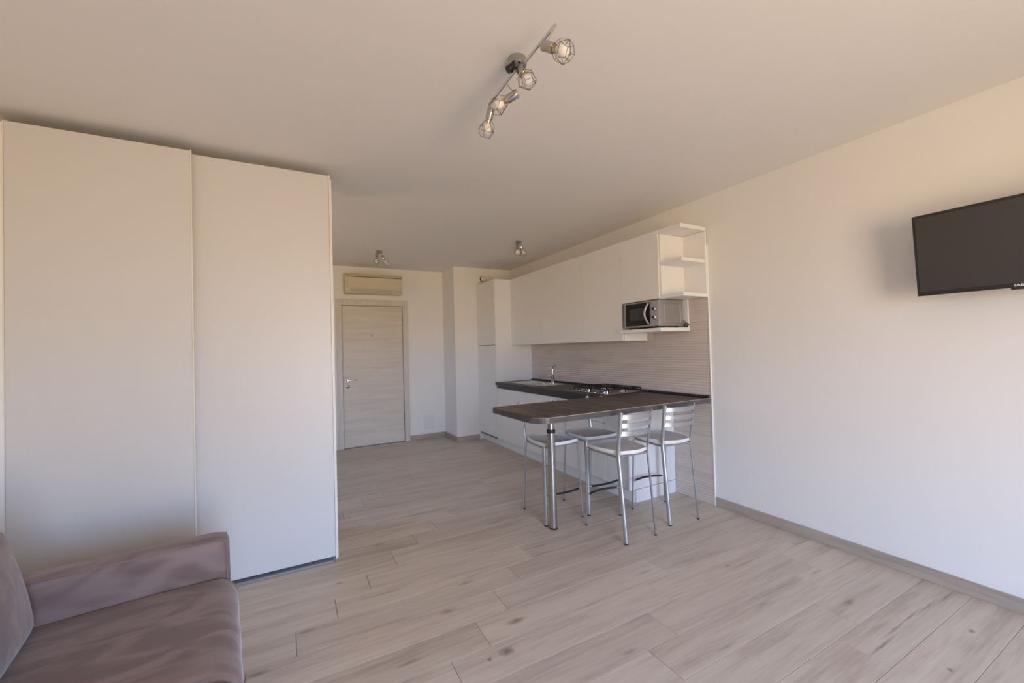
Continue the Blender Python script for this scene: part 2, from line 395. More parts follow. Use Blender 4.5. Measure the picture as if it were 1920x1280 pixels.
# ------------------------------------------------------------------ entrance door
d = thing('door_1', 'pale limed oak entrance door with horizontal grain', 'door', ((DX0+DX1)/2, YF, 0)); d['kind'] = 'structure'
leaf = obj('door_leaf', B(DX0+.004, DX1-.004, YF+.008, YF+.055, .008, DZ-.004, .003, 2), 'door_wood', d)
bm = bmesh.new()
for (a, b2) in ((DX0-.078, DX0), (DX1, DX1+.078)): box(bm, a, b2, YF-.016, YF+.002, 0, DZ+.09, .003, 1)
obj('architrave', bm, 'frame_wood', d)
obj('architrave_head', B(DX0, DX1, YF-.016, YF+.002, DZ+.006, DZ+.09, .003, 1), 'frame_wood', d)
bm = bmesh.new()
box(bm, DX0-.028, DX0, YF+.0025, YF+.065, 0, DZ+.028); box(bm, DX1, DX1+.028, YF+.0025, YF+.065, 0, DZ+.028); box(bm, DX0, DX1, YF+.0025, YF+.065, DZ, DZ+.028)
obj('jamb', bm, 'frame_wood', d)
hx = 0.765
h = obj('door_handle', LA([(.026, 0), (.026, .006), (.022, .009), (.011, .010), (.011, .045), (0, .045)], (hx, YF+.008, .995), (0, -1, 0)), 'chrome', leaf, smooth=40)
obj('lever', T([(hx, YF-.032, .995), (hx+.02, YF-.036, .996), (hx+.07, YF-.038, .999), (hx+.135, YF-.038, 1.001)], [.010, .009, .008, .007], 10), 'chrome', leaf, smooth=50)
k = obj('lock_plate', LA([(.026, 0), (.026, .006), (.020, .010), (0, .010)], (hx-.002, YF+.008, .905), (0, -1, 0)), 'chrome', leaf, smooth=40)
obj('keyhole', B(hx-.006, hx+.002, YF-.004, YF-.001, .888, .922, .001, 1), 'dark_gap', leaf)
obj('peephole', LA([(.016, 0), (.016, .006), (.010, .009), (.008, .006), (0, .006)], (1.112, YF+.008, 1.654), (0, -1, 0)), 'nickel', leaf, smooth=40)
for z in (.33, 1.85): obj('hinge', T([(DX1+.004, YF-.004, z), (DX1+.004, YF-.004, z+.10)], .008, 8), 'grey_rail', d)

# blank plate on the end wall
t = thing('wall_plate', 'blank white rectangular cover plate low on the end wall', 'wall plate', (1.965, YF-.004, .15))
obj('cover', B(1.885, 2.045, YF-.008, YF, .15, .37, .004, 2), 'plate_white', t)
for dx in (-.055, .055): obj('screw', LA([(.006, 0), (.005, .003), (0, .003)], (1.965+dx, YF-.008, .26), (0, -1, 0), 10), 'plate_white', t)

# ------------------------------------------------------------------ ribbed wall tiles of the kitchen
def tile_mesh(y0, y1, z0, z1):
    bm = bmesh.new(); n = max(3, int((z1-z0)/.0042)); per = .0245
    def px(z): return XR - .0085 - .0016*math.sin(2*math.pi*z/per + .7*math.sin(z*9.0)) 
    y0 += .0012; y1 -= .0012; z0 += .0012; z1 -= .0012
    P = [[bm.verts.new((px(z0+(z1-z0)*i/n), y, z0+(z1-z0)*i/n)) for y in (y0, y1)] for i in range(n+1)]
    for i in range(n): bm.faces.new((P[i][0], P[i][1], P[i+1][1], P[i+1][0]))
    bk = [bm.verts.new((XR-.0005, y, z)) for y, z in ((y0, z0), (y1, z0), (y1, z1), (y0, z1))]
    bm.faces.new(bk[::-1])
    bm.faces.new((P[0][1], P[0][0], bk[0], bk[1])); bm.faces.new((P[n][0], P[n][1], bk[2], bk[3]))
    bm.faces.new([P[i][0] for i in range(n+1)] + [bk[3], bk[0]]); bm.faces.new([P[i][1] for i in range(n, -1, -1)] + [bk[1], bk[2]])
    return bm
rows = [0.0, .257, .590, .923, 1.256, 1.589, 1.922, 2.255]
cols = [YT, 2.965, 3.575, 4.175, 4.775, YK-.001]
for ci in range(len(cols)-1):
    for ri in range(len(rows)-1):
        if ci > 0 and ri not in (3, 4): continue
        obj('tile', tile_mesh(cols[ci], cols[ci+1], rows[ri], rows[ri+1]), 'tile_face', wall_right, smooth=60)
struct(obj('trim_1', B(XR-.013, XR, YT-.012, YT-.0005, 0, 2.255, .002, 1), 'trim_white'), 'thin white edge strip closing the kitchen tiles', 'trim')

# ================================================================== WARDROBE
W0, W1 = XL+.004, 0.2823
wd = thing('wardrobe', 'tall white sliding-door wardrobe behind the sofa', 'wardrobe', ((W0+W1)/2, 3.35, 0))
def lb(name, mt, par, *a, **k): return obj(name, B(*a, **k), mt, par)
lb('side_panel', 'white_panel', wd, W1-.014, W1, 3.112, 3.68, 0, 2.61, bev=.001, seg=1)
lb('side_panel', 'white_panel', wd, W0, -1.25, 3.035, 3.68, 0, 2.615, bev=.001, seg=1)
lb('top_panel', 'white_panel', wd, -1.25, W1-.02, 3.12, 3.68, 2.48, 2.51)
lb('back_panel', 'white_panel', wd, -1.25, W1-.02, 3.66, 3.68, .05, 2.48)
lb('plinth', 'grey_rail', wd, -1.25, W1-.02, 3.11, 3.66, 0, .05)
lb('floor_track', 'grey_rail', wd, -1.25, W1-.034, 3.052, 3.108, 0, .014, bev=.002, seg=1)
lb('top_track', 'dark_gap', wd, -1.25, W1-.02, 3.1095, 3.119, 2.50, 2.56)
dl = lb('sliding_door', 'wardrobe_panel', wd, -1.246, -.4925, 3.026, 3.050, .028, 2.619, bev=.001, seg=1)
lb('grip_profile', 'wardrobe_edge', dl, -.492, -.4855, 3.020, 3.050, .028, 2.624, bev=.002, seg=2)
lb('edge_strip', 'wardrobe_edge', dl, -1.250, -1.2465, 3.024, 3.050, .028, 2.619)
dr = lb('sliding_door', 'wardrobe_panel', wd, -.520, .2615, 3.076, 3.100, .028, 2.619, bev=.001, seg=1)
lb('grip_profile', 'wardrobe_edge', dr, .262, .2705, 3.069, 3.100, .006, 2.621, bev=.002, seg=2)
for xx in (-1.15, -.60, -.42, .15): lb('top_roller', 'dark_gap', dl if xx < -.5 else dr, xx-.03, xx+.03, (3.0505 if xx < -.5 else 3.1005), (3.0615 if xx < -.5 else 3.108), 2.56, 2.574)

# ================================================================== AIR CONDITIONER
ac = thing('air_conditioner', 'yellowed wall-mounted air conditioner above the entrance door', 'air conditioner', (1.135, 6.42, 2.256))
prof = [(6.509, 2.262), (6.36, 2.256), (6.335, 2.262), (6.318, 2.305), (6.312, 2.34), (6.316, 2.50), (6.345, 2.545), (6.37, 2.551), (6.509, 2.551)]
bm = bmesh.new(); A = [bm.verts.new((.735, y, z)) for y, z in prof]; B2 = [bm.verts.new((1.535, y, z)) for y, z in prof]
bm.faces.new(A); bm.faces.new(B2[::-1])
for j in range(len(prof)): bm.faces.new((A[j], B2[j], B2[(j+1) % len(prof)], A[(j+1) % len(prof)]))
obj('body', bm, 'ac_plastic', ac)
lb('front_panel', 'ac_plastic', ac, .765, 1.528, 6.302, 6.3155, 2.338, 2.493, bev=.005)
lb('top_grille', 'dark_gap', ac, .765, 1.528, 6.309, 6.3155, 2.4965, 2.502)
lb('end_cap', 'ac_plastic', ac, .729, .7345, 6.315, 6.505, 2.268, 2.546, bev=.002)
lb('end_cap', 'ac_plastic', ac, 1.5355, 1.541, 6.315, 6.505, 2.268, 2.546, bev=.002)
bm = bmesh.new()
vv = [bm.verts.new(p) for p in ((.80, 6.312, 2.325), (1.40, 6.312, 2.325), (1.40, 6.330, 2.268), (.80, 6.330, 2.268), (.80, 6.305, 2.322), (1.40, 6.305, 2.322), (1.40, 6.322, 2.264), (.80, 6.322, 2.264))]
for q in ((3, 2, 1, 0), (4, 5, 6, 7), (0, 1, 5, 4), (2, 3, 7, 6), (1, 2, 6, 5), (3, 0, 4, 7)): bm.faces.new([vv[i] for i in q])
obj('air_flap', bm, 'ac_grey', ac)
lb('display', 'ac_grey', ac, 1.43, 1.515, 6.303, 6.318, 2.290, 2.318, bev=.002)

# round vent pipe above the tall cabinet
t = thing('vent_pipe', 'small round white vent pipe poking over the tall cabinet', 'pipe', (2.705, YP-.06, 2.455))
obj('pipe', LA([(.040, 0), (.040, .085), (.036, .09), (.020, .092), (0, .088)], (2.705, YP, 2.498), (0, -1, 0)), 'pipe_white', t, smooth=40)
obj('seal_ring', LA([(.0405, .055), (.046, .055), (.046, .075), (.0405, .075)], (2.705, YP, 2.498), (0, -1, 0)), 'dark_gap', t, smooth=40)

# ================================================================== KITCHEN
tall = thing('tall_cabinet', 'tall gloss white fridge cabinet at the far end of the kitchen', 'cabinet', ((XK+XR)/2, (YK+YP)/2, 0))
lb('gap_shade_sheet', 'gap_shade', tall, XK+.0192, XK+.0214, YK+.0135, YP-.014, .10, 2.404)  # dark sheet behind the doors, paints the shade in their gaps
lb('body', 'white_panel', tall, XK+.022, XR-.001, YK, YP-.001, .10, 2.406, bev=.001, seg=1)
lb('door', 'lacquer', tall, XK, XK+.019, YK+.0165, YP-.016, 1.457, 2.404, bev=.0015, seg=1)
lb('door', 'lacquer', tall, XK, XK+.019, YK+.0165, YP-.016, .13, 1.450, bev=.0015, seg=1)
lb('side_panel', 'white_panel', tall, XK+.003, XK+.0215, YK, YK+.013, .10, 2.406)
lb('filler_strip', 'lacquer', tall, XK+.003, XK+.0215, YP-.0135, YP-.001, .0, 2.40)
lb('plinth', 'lacquer', tall, 2.690, 2.706, YK+.001, YP-.015, 0, .0995)

KZ0, KZ1 = .128, .842
def base_unit(y0, y1, label, doors, knobs, body_y1=None):
    u = thing('base_cabinet', label, 'cabinet', ((XK+XR)/2, (y0+y1)/2, 0), group='base cabinets under the worktop')
    lb('gap_shade_sheet', 'gap_shade', u, XK+.0192, XK+.0218, y0+.0005, y1-.0005, .118, .880)  # shade between the fronts put in as a dark sheet
    lb('body', 'white_panel', u, XK+.022, XR-.012, y0+.0005, y1-.0005, .118, .880)
    for (a, b2, za, zb) in doors: 
        dd = lb('door', 'lacquer', u, XK, XK+.019, a+.002, b2-.002, za, zb, bev=.0015, seg=1)
        for (ky, kz) in knobs:
            if a < ky < b2 and za < kz < zb:
                obj('knob', LA([(.006, 0), (.006, .014), (.014, .018), (.015, .026), (.010, .031), (0, .032)], (XK, ky, kz), (-1, 0, 0), 14), 'chrome', dd, smooth=40)
    return u
yA, yB, yC, yD = 4.651, 3.853, 3.031, 2.775
base_unit(yA, YK-.001, 'gloss white base cabinet next to the tall fridge cabinet', [(yA, YK-.002, KZ0, KZ1)], [(4.690, .695)])
base_unit(yB, yA, 'gloss white base cabinet under the sink drainer', [(yB, yA, KZ0, KZ1)], [(3.905, .800)])
base_unit(yC, yB, 'gloss white base cabinet under the gas hob with a drawer above its door', [(yC, yB, .673, KZ1), (yC, yB, KZ0, .669)], [(3.775, .812)])
base_unit(yD, yC, 'narrow gloss white base cabinet at the corner behind the stools', [(yD, yC, KZ0, KZ1)], [])
ep = thing('end_panel', 'white end panel closing the kitchen run behind the bar stools', 'panel', ((XK+XR)/2, 2.762, 0))
lb('board', 'white_panel', ep, XK+.001, 2.905, 2.750, 2.7745, .120, .884, bev=.0015, seg=1)
lb('board', 'white_panel', ep, 2.908, XR-.012, 2.756, 2.7745, .120, .884, bev=.0015, seg=1)
lb('plinth', 'white_panel', ep, 2.700, 2.905, 2.754, 2.7745, 0, .114, bev=.001, seg=1)
lb('plinth', 'white_panel', ep, 2.908, XR-.012, 2.758, 2.7745, 0, .114, bev=.001, seg=1)
tag(obj('kitchen_plinth', B(2.690, 2.706, 2.776, YK-.001, 0, .117), 'lacquer'), 'long low white kickboard under the base cabinets', 'plinth')

# worktops
wt_ = thing('worktop', 'dark brown wood-grain worktop along the tiled wall', 'worktop', (2.9, 4.2, .884))
SX0, SX1, SY0, SY1 = 2.705, 3.125, 4.30, 5.14       # sink cut-out
BX0, BX1, BY0, BY1 = 2.735, 3.055, 4.33, 4.70       # bowl opening
bm = bmesh.new()
box(bm, 2.600, 2.735, 3.069, YK-.001, .884, ZC); box(bm, 3.055, XR-.013, 3.069, YK-.001, .884, ZC)
box(bm, 2.735, 3.055, 3.069, BY0, .884, ZC); box(bm, 2.735, 3.055, BY1, YK-.001, .884, ZC)
obj('slab', bm, 'worktop_wood', wt_)
lb('front_edge', 'upstand', wt_, 2.597, 2.5995, 3.069, YK-.001, .884, ZC)
lb('under_rail', 'upstand', wt_, 2.604, 2.620, 3.069, YK-.075, .845, .8835)
tag(lb('worktop_upstand', 'upstand', None, XR-.030, XR-.0135, YT+.004, YK-.002, ZC+.0005, ZC+.022, bev=.004), 'low dark upstand strip where worktop meets the tiles', 'upstand')

pn = thing('breakfast_bar', 'dark wood-grain breakfast bar top with rounded corner on a steel leg', 'bar counter', (2.3, 2.7, 0))
def bar_poly(g): return round_poly([(1.445+g, 3.068-g, .05), (1.445+g, YT+g, .16), (XR-.0135, YT+g, 0), (XR-.0135, 3.068-g, 0)], 10)
obj('slab', prism(bmesh.new(), bar_poly(.002), .884, ZC), 'worktop_wood', pn)
def band(poly_out, poly_in, z0, z1):
    bm = bmesh.new(); n = len(poly_out)-1
    r = [[bm.verts.new((x, y, z)) for x, y in P] for P, z in ((poly_out, z0), (poly_out, z1), (poly_in, z1), (poly_in, z0))]
    for j in range(n):
        for k in range(4): bm.faces.new((r[k][j], r[k][j+1], r[(k+1) % 4][j+1], r[(k+1) % 4][j]))
    bm.faces.new([q[0] for q in r]); bm.faces.new([q[n] for q in r][::-1])
    return bm
# edge band runs round the free edges: back-left corner, left end, front
po_, pi_ = bar_poly(0.0), bar_poly(.0019)
po_ = [(2.596, 3.068)] + po_[:-1]; pi_ = [(2.596, 3.0661)] + pi_[:-1]
obj('edge_band', band(po_, pi_, .884, ZC-.0022), 'top_edge', pn)
po_, pi_ = bar_poly(-.0004), bar_poly(.0022)
i0 = 14
obj('edge_line', band(po_[i0:-1], pi_[i0:-1], ZC-.0021, ZC+.0006), 'edge_beige', pn)
lx, ly = 1.785, 2.708
lg = obj('leg', LA([(.030, .012), (.030, .615), (.0, .615)], (lx, ly, 0), n=28), 'brushed', pn, smooth=40)
obj('inner_tube', LA([(.0245, .60), (.0245, .884), (0, .884)], (lx, ly, 0), n=28), 'brushed', lg, smooth=40)
obj('collar', LA([(.0, .738), (.033, .738), (.033, .764), (.0, .764)], (lx, ly, 0), n=28), 'black_rubber', lg, smooth=40)
obj('sleeve', LA([(.029, .60), (.030, .615), (.030, .738), (0, .738)], (lx, ly, 0), n=28), 'brushed', lg, smooth=40)
obj('foot', LA([(.032, 0), (.032, .012), (0, .012)], (lx, ly, 0), n=28), 'black_rubber', lg, smooth=40)
obj('corner_cap', LA([(.008, 0), (.007, .003), (0, .004)], (2.585, 3.050, ZC), n=14), 'chrome', pn, smooth=40)

# ------------------------------------------------------------------ sink
sk = thing('sink', 'stainless steel inset sink with ribbed drainer', 'sink', ((SX0+SX1)/2, (SY0+SY1)/2, ZC))
bm = bmesh.new(); zt = ZC+.004
box(bm, SX0, SX1, SY0, BY0, ZC, zt); box(bm, SX0, BX0, BY0, BY1, ZC, zt); box(bm, BX1, SX1, BY0, BY1, ZC, zt); box(bm, SX0, SX1, BY1, SY1, ZC, zt)
obj('rim', bm, 'steel', sk)
bm = bmesh.new(); g = .001
a = [bm.verts.new(p) for p in ((BX0+g, BY0+g, zt), (BX1-g, BY0+g, zt), (BX1-g, BY1-g, zt), (BX0+g, BY1-g, zt))]
b2 = [bm.verts.new(p) for p in ((BX0+.03, BY0+.03, ZC-.15), (BX1-.03, BY0+.03, ZC-.15), (BX1-.03, BY1-.03, ZC-.15), (BX0+.03, BY1-.03, ZC-.15))]
for j in range(4): bm.faces.new((a[j], a[(j+1) % 4], b2[(j+1) % 4], b2[j]))
bm.faces.new(b2)
obj('bowl', bm, 'steel', sk)
obj('drain', LA([(.035, 0), (.035, .003), (.028, .004), (.02, .001), (0, .001)], ((BX0+BX1)/2, (BY0+BY1)/2, ZC-.149), n=18), 'chrome', sk, smooth=40)
for i in range(7): obj('drainer_rib', T([(2.76+i*.05, BY1+.06, zt), (2.76+i*.05, SY1-.05, zt)], .004, 8), 'steel', sk, smooth=40)

fx, fy = 3.085, 4.60
fc = thing('faucet', 'chrome single-lever kitchen faucet at the sink', 'faucet', (fx, fy, ZC+.004))
obj('body', LA([(.026, 0), (.026, .008), (.021, .012), (.021, .075), (.023, .080), (.023, .100), (.015, .105), (0, .105)], (fx, fy, zt), n=20), 'chrome', fc, smooth=40)
pts = [(fx, fy, zt+.10), (fx, fy, zt+.18)] + [(fx-.006*(1-math.cos(a)), fy-.048*(1-math.cos(a)), zt+.190+.046*math.sin(a)) for a in [i*math.pi*.92/10 for i in range(11)]]
obj('spout', T(pts, .010, 12), 'chrome', fc, smooth=60)
obj('lever', T([(fx, fy+.020, zt+.088), (fx-.02, fy+.05, zt+.094), (fx-.04, fy+.095, zt+.104)], [.008, .006, .005], 8), 'chrome', fc, smooth=60)

# ------------------------------------------------------------------ gas hob
hb = thing('gas_hob', 'four-burner steel gas hob with black iron grates', 'gas hob', (2.93, 3.377, ZC))
lb('plate', 'steel', hb, 2.690, 3.165, 3.090, 3.665, ZC, ZC+.010, bev=.004)
zh = ZC+.010
for (bx, by, r) in ((2.815, 3.235, .030), (2.815, 3.525, .042), (3.04, 3.235, .048), (3.04, 3.525, .030)):
    bu = obj('burner', LA([(r+.012, 0), (r+.012, .006), (r, .008), (r, .016), (0, .016)], (bx, by, zh), n=20), 'chrome', hb, smooth=40)
    obj('burner_cap', LA([(r, .0165), (r, .022), (r-.008, .026), (0, .026)], (bx, by, zh), n=20), 'iron', bu, smooth=40)
for by0 in (3.105, 3.382):
    gm = bmesh.new(); y0, y1, x0, x1 = by0, by0+.265, 2.725, 3.150; z = zh+.036
    tube(gm, [(x0, y0, z), (x1, y0, z), (x1, y1, z), (x0, y1, z)], .0055, 6, closed=True)
    for xx in (x0+.05, x0+.13, x0+.30, x0+.375):
        tube(gm, [(xx, y0, z), (xx, y0+.095, z+.004)], .0055, 6); tube(gm, [(xx, y1, z), (xx, y1-.095, z+.004)], .0055, 6)
    tube(gm, [((x0+x1)/2, y0, z), ((x0+x1)/2, y1, z)], .0055, 6)
    for xx in (x0, (x0+x1)/2, x1):
        for yy in (y0, y1): tube(gm, [(xx, yy, zh), (xx, yy, z)], .006, 6)
    obj('grate', gm, 'iron', hb, smooth=50)
for i, ky in enumerate((3.20, 3.30, 3.45, 3.55)):
    kb = obj('knob', LA([(.019, 0), (.018, .006), (.015, .020), (0, .021)], (2.712, ky, zh), n=14), 'iron', hb, smooth=40)
    obj('knob_ring', LA([(.021, 0), (.021, .004), (.0195, .004), (.0195, 0)], (2.712, ky, zh), n=14), 'chrome', kb, smooth=40)

# ------------------------------------------------------------------ wall cabinets
ZU0, ZU1 = 1.445, 2.4086
def wall_unit(y0, y1, z0, label):
    u = thing('wall_cabinet', label, 'cabinet', ((XU+XR)/2, (y0+y1)/2, z0), group='wall cabinets over the worktop')
    lb('gap_shade_sheet', 'gap_shade', u, XU+.0192, XU+.0203, y0+.0005, y1-.0005, z0+.001, ZU1-.002)  # thin dark sheet added so the door gaps look shaded
    lb('body', 'white_panel', u, XU+.0205, XR-.012, y0+.0005, y1-.0005, z0, ZU1-.002)
    lb('door', 'lacquer', u, XU, XU+.019, y0+.0018, y1-.0018, z0+.001, ZU1, bev=.0012, seg=1)
    return u
yu2, yu1, yu0, ys = 3.666, 3.052, 2.584, 2.345
wall_unit(4.50, YK-.001, ZU0, 'gloss white wall cabinet next to the tall fridge cabinet')
wall_unit(yu2, 4.50, ZU0, 'gloss white wall cabinet over the sink faucet')
wall_unit(yu1, yu2, ZU0, 'gloss white wall cabinet just left of the microwave')
wall_unit(yu0, yu1, 1.804, 'short gloss white wall cabinet directly above the microwave')
sh = thing('corner_shelf', 'open white corner shelf unit at the end of the wall cabinets', 'shelf', (3.05, 2.46, 1.80))
lb('side_board', 'white_panel', sh, XU+.012, XR-.030, yu0-.016, yu0-.0005, 1.833, ZU1-.035)
lb('back_board', 'white_panel', sh, XR-.029, XR-.0125, ys+.002, yu0-.0005, 1.833, ZU1-.035)
for k, (za, zb) in enumerate(((2.376, ZU1), (2.094, 2.124), (1.801, 1.832))):
    y_hi = yu0-.0005 if k != 1 else yu0-.017
    x_hi = XR-.0125 if k != 1 else XR-.030
    lb('shelf_board', 'white_panel', sh, XU+.003+.006*k, x_hi, ys, y_hi, za, zb, bev=.0012, seg=1)
ms = thing('microwave_shelf', 'white shelf carrying the microwave below the short wall cabinet', 'shelf', (3.03, 2.8, 1.513))
lb('shelf_board', 'white_panel', ms, 2.838, XR-.0125, 2.541, yu1-.001, 1.513, 1.545, bev=.0012, seg=1)
lb('back_board', 'white_panel', ms, XR-.029, XR-.0125, 2.545, yu1-.001, 1.5455, 1.8005)

# ------------------------------------------------------------------ microwave
X0, X1, Y0, Y1, Z0, Z1 = 2.872, 3.168, 2.580, 3.006, 1.560, 1.797
mw = thing('microwave', 'small silver microwave oven on the white shelf', 'microwave', ((X0+X1)/2, (Y0+Y1)/2, 1.545))
lb('body', 'mw_silver', mw, X0+.006, X1, Y0, Y1, Z0, Z1, bev=.004)
md = lb('door', 'mw_silver', mw, X0-.012, X0+.0055, Y0+.092, Y1-.002, Z0+.004, Z1-.004, bev=.004)
lb('door_glass', 'mw_glass', md, X0-.0145, X0-.0122, Y0+.096, Y1-.030, Z0+.016, Z1-.014, bev=.001, seg=1)
lb('viewing_window', 'mw_window', md, X0-.0158, X0-.0147, Y0+.155, Y1-.085, Z0+.068, Z1-.062)
hp = []
for i in range(9):
    t = i/8; hp.append((X0-.018-.022*math.sin(math.pi*t), Y0+.108+.030*math.sin(math.pi*t), Z0+.020+(Z1-Z0-.040)*t))
obj('handle', T(hp, .0105, 10, sec=((0, 1, 0), .55)), 'silver', md, smooth=50)
cp = lb('control_panel', 'mw_silver', mw, X0-.010, X0+.0055, Y0+.002, Y0+.089, Z0+.004, Z1-.004, bev=.003)
for kz in (Z0+.083, Z0+.158):
    kn = obj('knob', LA([(.022, 0), (.021, .012), (.017, .016), (0, .016)], (X0-.010, Y0+.048, kz), (-1, 0, 0), 18), 'silver', cp, smooth=40)
    obj('knob_cap', LA([(.013, .016), (.012, .021), (0, .021)], (X0-.010, Y0+.048, kz), (-1, 0, 0), 14), 'black_rubber', kn, smooth=40)
bm = bmesh.new()
for (a, b2, c2, d2) in ((X0+.060, X0+.068, Z0+.030, Z1-.036), (X1-.035, X1-.030, Z0+.030, Z1-.036)): box(bm, a, b2, Y0-.0045, Y0+.001, c2, d2, .002, 1)
box(bm, X0+.0685, X1-.0355, Y0-.0045, Y0+.001, Z0+.026, Z0+.032, .002, 1); box(bm, X0+.0685, X1-.0355, Y0-.0045, Y0+.001, Z1-.040, Z1-.035, .002, 1)
obj('side_emboss', bm, 'mw_silver', mw)
for (a, b2) in ((X0+.03, Y0+.04), (X0+.03, Y1-.04), (X1-.04, Y0+.04), (X1-.04, Y1-.04)):
    obj('foot', LA([(.014, 0), (.014, .015), (0, .015)], (a, b2, 1.545), n=12), 'black_rubber', mw)
pts = []
for i in range(70):
    t = i/69; a = t*2*math.pi*4.5
    pts.append((3.180 + .006*math.sin(3*a), 2.575 - .022 + .022*math.cos(a) + .004*math.sin(2.3*a), 1.566 + .014*math.sin(a*1.0) + .006*t))
pts += [(3.178, 2.567, 1.600), (3.176, 2.572, 1.613), (3.175, 2.578, 1.600)]
obj('power_cord', T(pts, .0032, 6), 'black_rubber', mw, smooth=60)

# ================================================================== BAR STOOLS
def make_stool(label):
    s = thing('bar_stool', label, 'stool', (0, 0, 0), group='four bar stools around the breakfast bar', local=True)
    q = .7071
    def leg(name, pts, ax):
        l = obj(name, T(pts, .0145, 12, sec=(ax, .52)), 'silver', s, smooth=50)
        p = pts[0]
        obj('foot_cap', T([(p[0], p[1], 0), (p[0], p[1], .010)], .0150, 12, sec=(ax, .56)), 'black_rubber', l)
    for sx in (-1, 1):
        leg('leg', [(sx*.145, -.200, .009), (sx*.144, -.170, .35), (sx*.143, -.147, .57), (sx*.143, -.143, .605), (sx*.144, -.147, .645), (sx*.147, -.170, .78), (sx*.150, -.193, .925)], (-sx*-1*q, q, 0) if sx < 0 else (q, q, 0))
        leg('leg', [(sx*.178, .200, .009), (sx*.172, .187, .35), (sx*.166, .172, .614)], (q, q, 0) if sx < 0 else (-q, q, 0))
    # seat: dished plastic with a raised lip
    cor = [(-.170, .190, .035), (-.135, -.165, .05), (.135, -.165, .05), (.170, .190, .035)]
    def ring(k, z, bow):
        out = []
        P = round_poly([(x*k, y*k+.0, r*k) for x, y, r in cor], 6)
        # bowed front and sides
        res = []
        N = len(P)
        for i in range(N):
            a, b2 = Vector(P[i]), Vector(P[(i+1) % N]); n = 8 if i % 7 == 6 else 1
            for j in range(n):
                t = j/n; p = a.lerp(b2, t); dd = (b2-a).normalized(); nn = Vector((dd.y, -dd.x))
                if nn.dot(p) < 0: nn = -nn
                res.append(p + nn*(bow*4*t*(1-t) if n > 1 else 0))
        return [(p.x, p.y, z) for p in res]
    bm = bmesh.new()
    R = [ring(.93, .612, .016), ring(1.0, .616, .018), ring(1.02, .630, .018), ring(1.0, .641, .018), ring(.95, .642, .017), ring(.90, .634, .016), ring(.60, .631, .010), ring(.25, .630, .004)]
    V = [[bm.verts.new(p) for p in r] for r in R]; n = len(V[0])
    for A, B_ in zip(V, V[1:]):
        for j in range(n): bm.faces.new((A[j], A[(j+1) % n], B_[(j+1) % n], B_[j]))
    bm.faces.new(V[0][::-1]); bm.faces.new(V[-1])
    obj('seat', bm, 'seat_white', s, smooth=50)
    for z in (.889, .829, .770):
        bm = bmesh.new(); hh = .0165; N = 14
        P = []
        for i in range(N+1):
            t = -1 + 2*i/N; yb = -.145 - (z-.605)*.155; w = .148
            P.append([(t*w, yb - .040*(1-t*t) + o, z+zz) for o, zz in ((.004, -hh), (.004, hh), (-.004, hh), (-.004, -hh))])
        V = [[bm.verts.new(p) for p in r] for r in P]
        for A, B_ in zip(V, V[1:]):
            for j in range(4): bm.faces.new((A[j], A[(j+1) % 4], B_[(j+1) % 4], B_[j]))
        bm.faces.new(V[0][::-1]); bm.faces.new(V[-1])
        obj('back_slat', bm, 'silver', s, smooth=40)
    P = [(-.171 + .342*i/12, .192 + .035*math.sin(math.pi*i/12), .235 + .004*math.sin(math.pi*i/12)) for i in range(13)]
    fr_ = obj('footrest', T(P[1:-1], .0085, 10), 'black_rubber', s, smooth=60)
    for P2 in ((P[0], P[1]), (P[-1], P[-2])): obj('ferrule', T(P2, .0075, 10), 'silver', fr_, smooth=60)
    bm = bmesh.new()
    tube(bm, [(-.143, -.143, .598), (.143, -.143, .598)], .008, 8); tube(bm, [(-.166, .172, .603), (.166, .172, .603)], .008, 8)
    tube(bm, [(-.143, -.143, .598), (-.166, .172, .603)], .008, 8); tube(bm, [(.143, -.143, .598), (.166, .172, .603)], .008, 8)
    obj('seat_frame', bm, 'silver', s, smooth=50)
    return s
def copy_tree(o, parent=None):
    c = o.copy(); C.objects.link(c); c.parent = parent
    for ch in list(o.children): copy_tree(ch, c)
    return c
s0 = make_stool('white-seat bar stool nearest the camera, its slatted back towards us')
spots = [(2.213, 2.420, 0, None),
         (2.735, 2.458, -6, 'white-seat bar stool nearest the tiled wall, its slatted back towards us'),
         (1.936, 2.970, 180, 'white-seat bar stool behind the steel bar leg, facing us'),
         (2.348, 2.957, 180, 'white-seat bar stool on the cabinet side of the bar, right of the steel leg')]
stools = [s0] + [copy_tree(s0) for _ in spots[1:]]
for o, (x, y, a, lab) in zip(stools, spots):
    o.location = (x, y, 0); o.rotation_euler = (0, 0, math.radians(a))
    if lab: o['label'] = lab

# ================================================================== TELEVISION
tv = thing('television', 'black flat-screen television on the right wall', 'television', (3.067, .5765, 1.628), local=True)
ti = math.radians(5.4); tv.rotation_euler = (0, 0, 0)
# local frame: x away from wall is -x ; built upright about the bottom edge, then tilted with the top out
def tilt(bm):
    bmesh.ops.rotate(bm, verts=bm.verts, cent=(.024, 0, 0), matrix=Matrix.Rotation(-ti, 3, 'Y')); return bm
w2, hh = .3675, .435
bz = bmesh.new()
box(bz, 0, .030, -w2, w2, 0, .022); box(bz, 0, .030, -w2, w2, hh-.014, hh)
box(bz, 0, .030, -w2, -w2+.011, .022, hh-.014); box(bz, 0, .030, w2-.011, w2, .022, hh-.014)
obj('bezel', tilt(bz), 'tv_black', tv, local=True)
obj('screen', tilt(B(.002, .026, -w2+.011, w2-.011, .022, hh-.014)), 'tv_screen', tv)
obj('rear_housing', tilt(B(.0305, .060, -.28, .28, .05, .36, .008)), 'tv_black', tv)
obj('receiver_bump', tilt(prism(bmesh.new(), round_poly([(.002, -.034, .006), (.020, -.034, .006), (.020, .034, .006), (.002, .034, .006)], 4), -.010, -.0002)), 'tv_black', tv)
